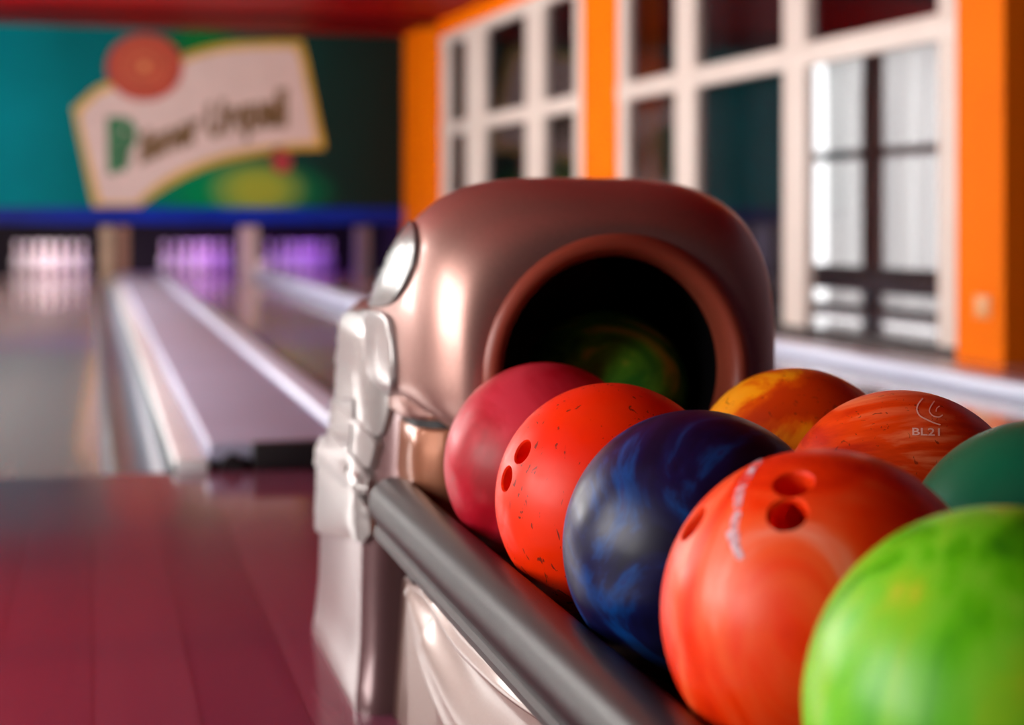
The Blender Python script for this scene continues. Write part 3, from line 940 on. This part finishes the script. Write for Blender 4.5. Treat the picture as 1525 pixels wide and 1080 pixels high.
bb = make_ball('grained orange bowling ball with an engraved crescent logo', cB, m_ob, trio((.6, .2, -.6)))
make_ball('dark teal bowling ball at the right edge behind the lime ball', (XR, 1.050, ZB), m_teal, trio(DN))
make_ball('dim green bowling ball inside the dark hood opening', (.632, 1.915, .398), m_dark, trio(DN))


def on_sphere_shape(name, polys, c, mat, parent, lift=.0005):
    bm = bmesh.new()
    for P in polys:
        vs = [bm.verts.new(on_ball(x, y, c, R) * (R + lift)) for x, y in P]
        bm.faces.new(vs)
    bmesh.ops.remove_doubles(bm, verts=bm.verts, dist=1e-6)
    for f in bm.faces:
        if f.normal.dot(f.calc_center_median()) < 0: f.normal_flip()
    return from_bm(name, bm, mat, parent, loc=(0, 0, 0), smooth=True, fix=False)


def stroke(pts, w, n=6):
    P = interp_curve(pts, n); out = []
    L = []
    for i, p in enumerate(P):
        a = np.array(P[max(i - 1, 0)]); b_ = np.array(P[min(i + 1, len(P) - 1)]); d = b_ - a; d = d / (np.linalg.norm(d) + 1e-9)
        k = w / 2 * (1 if 0 < i < len(P) - 1 else .5)
        L.append(((p[0] - d[1] * k, p[1] + d[0] * k), (p[0] + d[1] * k, p[1] - d[0] * k)))
    for (a, b_), (c_, d_) in zip(L, L[1:]): out.append([a, b_, d_, c_])
    return out


def q9(pts): return [(1330 + x * .0926, 570 + y * .0926) for x, y in pts]


M_ENG = paint('pale engraving', srgb(255, 196, 178), .6, .1, 60)
polys = stroke(q9([(480, 255), (400, 360), (383, 450), (430, 540), (540, 600), (660, 655), (760, 685)]), 2.0)
polys += stroke(q9([(665, 300), (605, 390), (582, 470), (640, 540), (735, 560), (795, 525)]), 1.7)
polys += stroke(q9([(745, 385), (700, 420), (688, 475)]), 1.5)
on_sphere_shape('crescent_logo', polys, cB, M_ENG, bb)
tm = text_mesh('BL21', 1.0, .015)
xs = [v.co.x for v in tm.vertices]; x0, x1 = min(xs), max(xs)
for v in tm.vertices:
    u = (v.co.x - x0) / (x1 - x0)
    v.co = on_ball(1358.5 + 41 * u, 648.5 + 1.0 * u - v.co.y * 15.5, cB, R) * (R + .0005)
link('lettering', tm, M_ENG, bb, loc=(0, 0, 0))

m_w, nt, out = new_mat('worn white lettering')
pb = pbsdf(nt, out, srgb(226, 200, 214), .5)
tr = nt.nodes.new('ShaderNodeBsdfTransparent'); mx = nt.nodes.new('ShaderNodeMixShader')
r = ramp(nt, noise(nt, 90, 4, .8, coords(nt)).outputs['Fac'], [(.36, (0, 0, 0, 1)), (.6, (.85, .85, .85, 1))])
nt.links.new(r.outputs['Color'], mx.inputs[0]); nt.links.new(tr.outputs[0], mx.inputs[1]); nt.links.new(pb.outputs[0], mx.inputs[2]); nt.links.new(mx.outputs[0], out.inputs[0])
q10 = lambda pts: [(1060 + x * .176, 670 + y * .176) for x, y in pts]
polys = stroke(q10([(420, 80), (360, 140), (330, 200)]), 9) + stroke(q10([(330, 190), (280, 270), (250, 320)]), 11) + stroke(q10([(250, 330), (225, 410), (215, 500)]), 13) + \
    stroke(q10([(230, 520), (200, 600), (190, 690)]), 12) + stroke(q10([(150, 690), (185, 780), (250, 930)]), 13) + stroke(q10([(215, 690), (215, 800), (235, 880)]), 9)
on_sphere_shape('worn_lettering', polys, cH, m_w, bh)

# ------------------------------------------------------------------ lights: the pit lamps and the daylight
def area(name, loc, size, rot, col, power, sy=None):
    l = bpy.data.lights.new(name, 'AREA'); l.energy = power; l.color = col; l.size = size
    if sy: l.shape = 'RECTANGLE'; l.size_y = sy
    o = bpy.data.objects.new(name, l); COL.objects.link(o); o.location = loc; o.rotation_euler = rot
    return o


area('pit_lamp', (-.47, 17.8, .95), .9, (math.radians(18), 0, 0), (1, .86, .88), 27, .15)
area('pit_lamp', (1.19, 17.8, .95), .8, (math.radians(18), 0, 0), (.55, .18, .95), 16, .15)
area('pit_lamp', (2.42, 17.8, .95), .8, (math.radians(18), 0, 0), (.24, .02, .85), 13, .15)

W = bpy.data.worlds.new('World'); S.world = W; W.use_nodes = True
W.node_tree.nodes['Background'].inputs[0].default_value = (.60, .46, .80, 1)
W.node_tree.nodes['Background'].inputs[1].default_value = .03

# ------------------------------------------------------------------ camera
cd = bpy.data.cameras.new('Camera'); cam = bpy.data.objects.new('Camera', cd); COL.objects.link(cam)
cam.location = CAM; cam.rotation_euler = (PI / 2, 0, -TH)
cd.sensor_width = 36; cd.lens = 36 * F / 1525
cd.shift_y = -(540 - HY) / 1525; cd.shift_x = (762.5 - CX) / 1525
cd.clip_start = .05; cd.clip_end = 100
cd.dof.use_dof = True; cd.dof.focus_distance = 1.36; cd.dof.aperture_fstop = 3.3
S.camera = cam
S.view_settings.view_transform = 'Standard'; S.view_settings.look = 'None'; S.view_settings.gamma = 1; S.view_settings.use_curve_mapping = False
S.view_settings.exposure = 0.12
S.cycles.use_denoising = True
S.cycles.max_bounces = 10
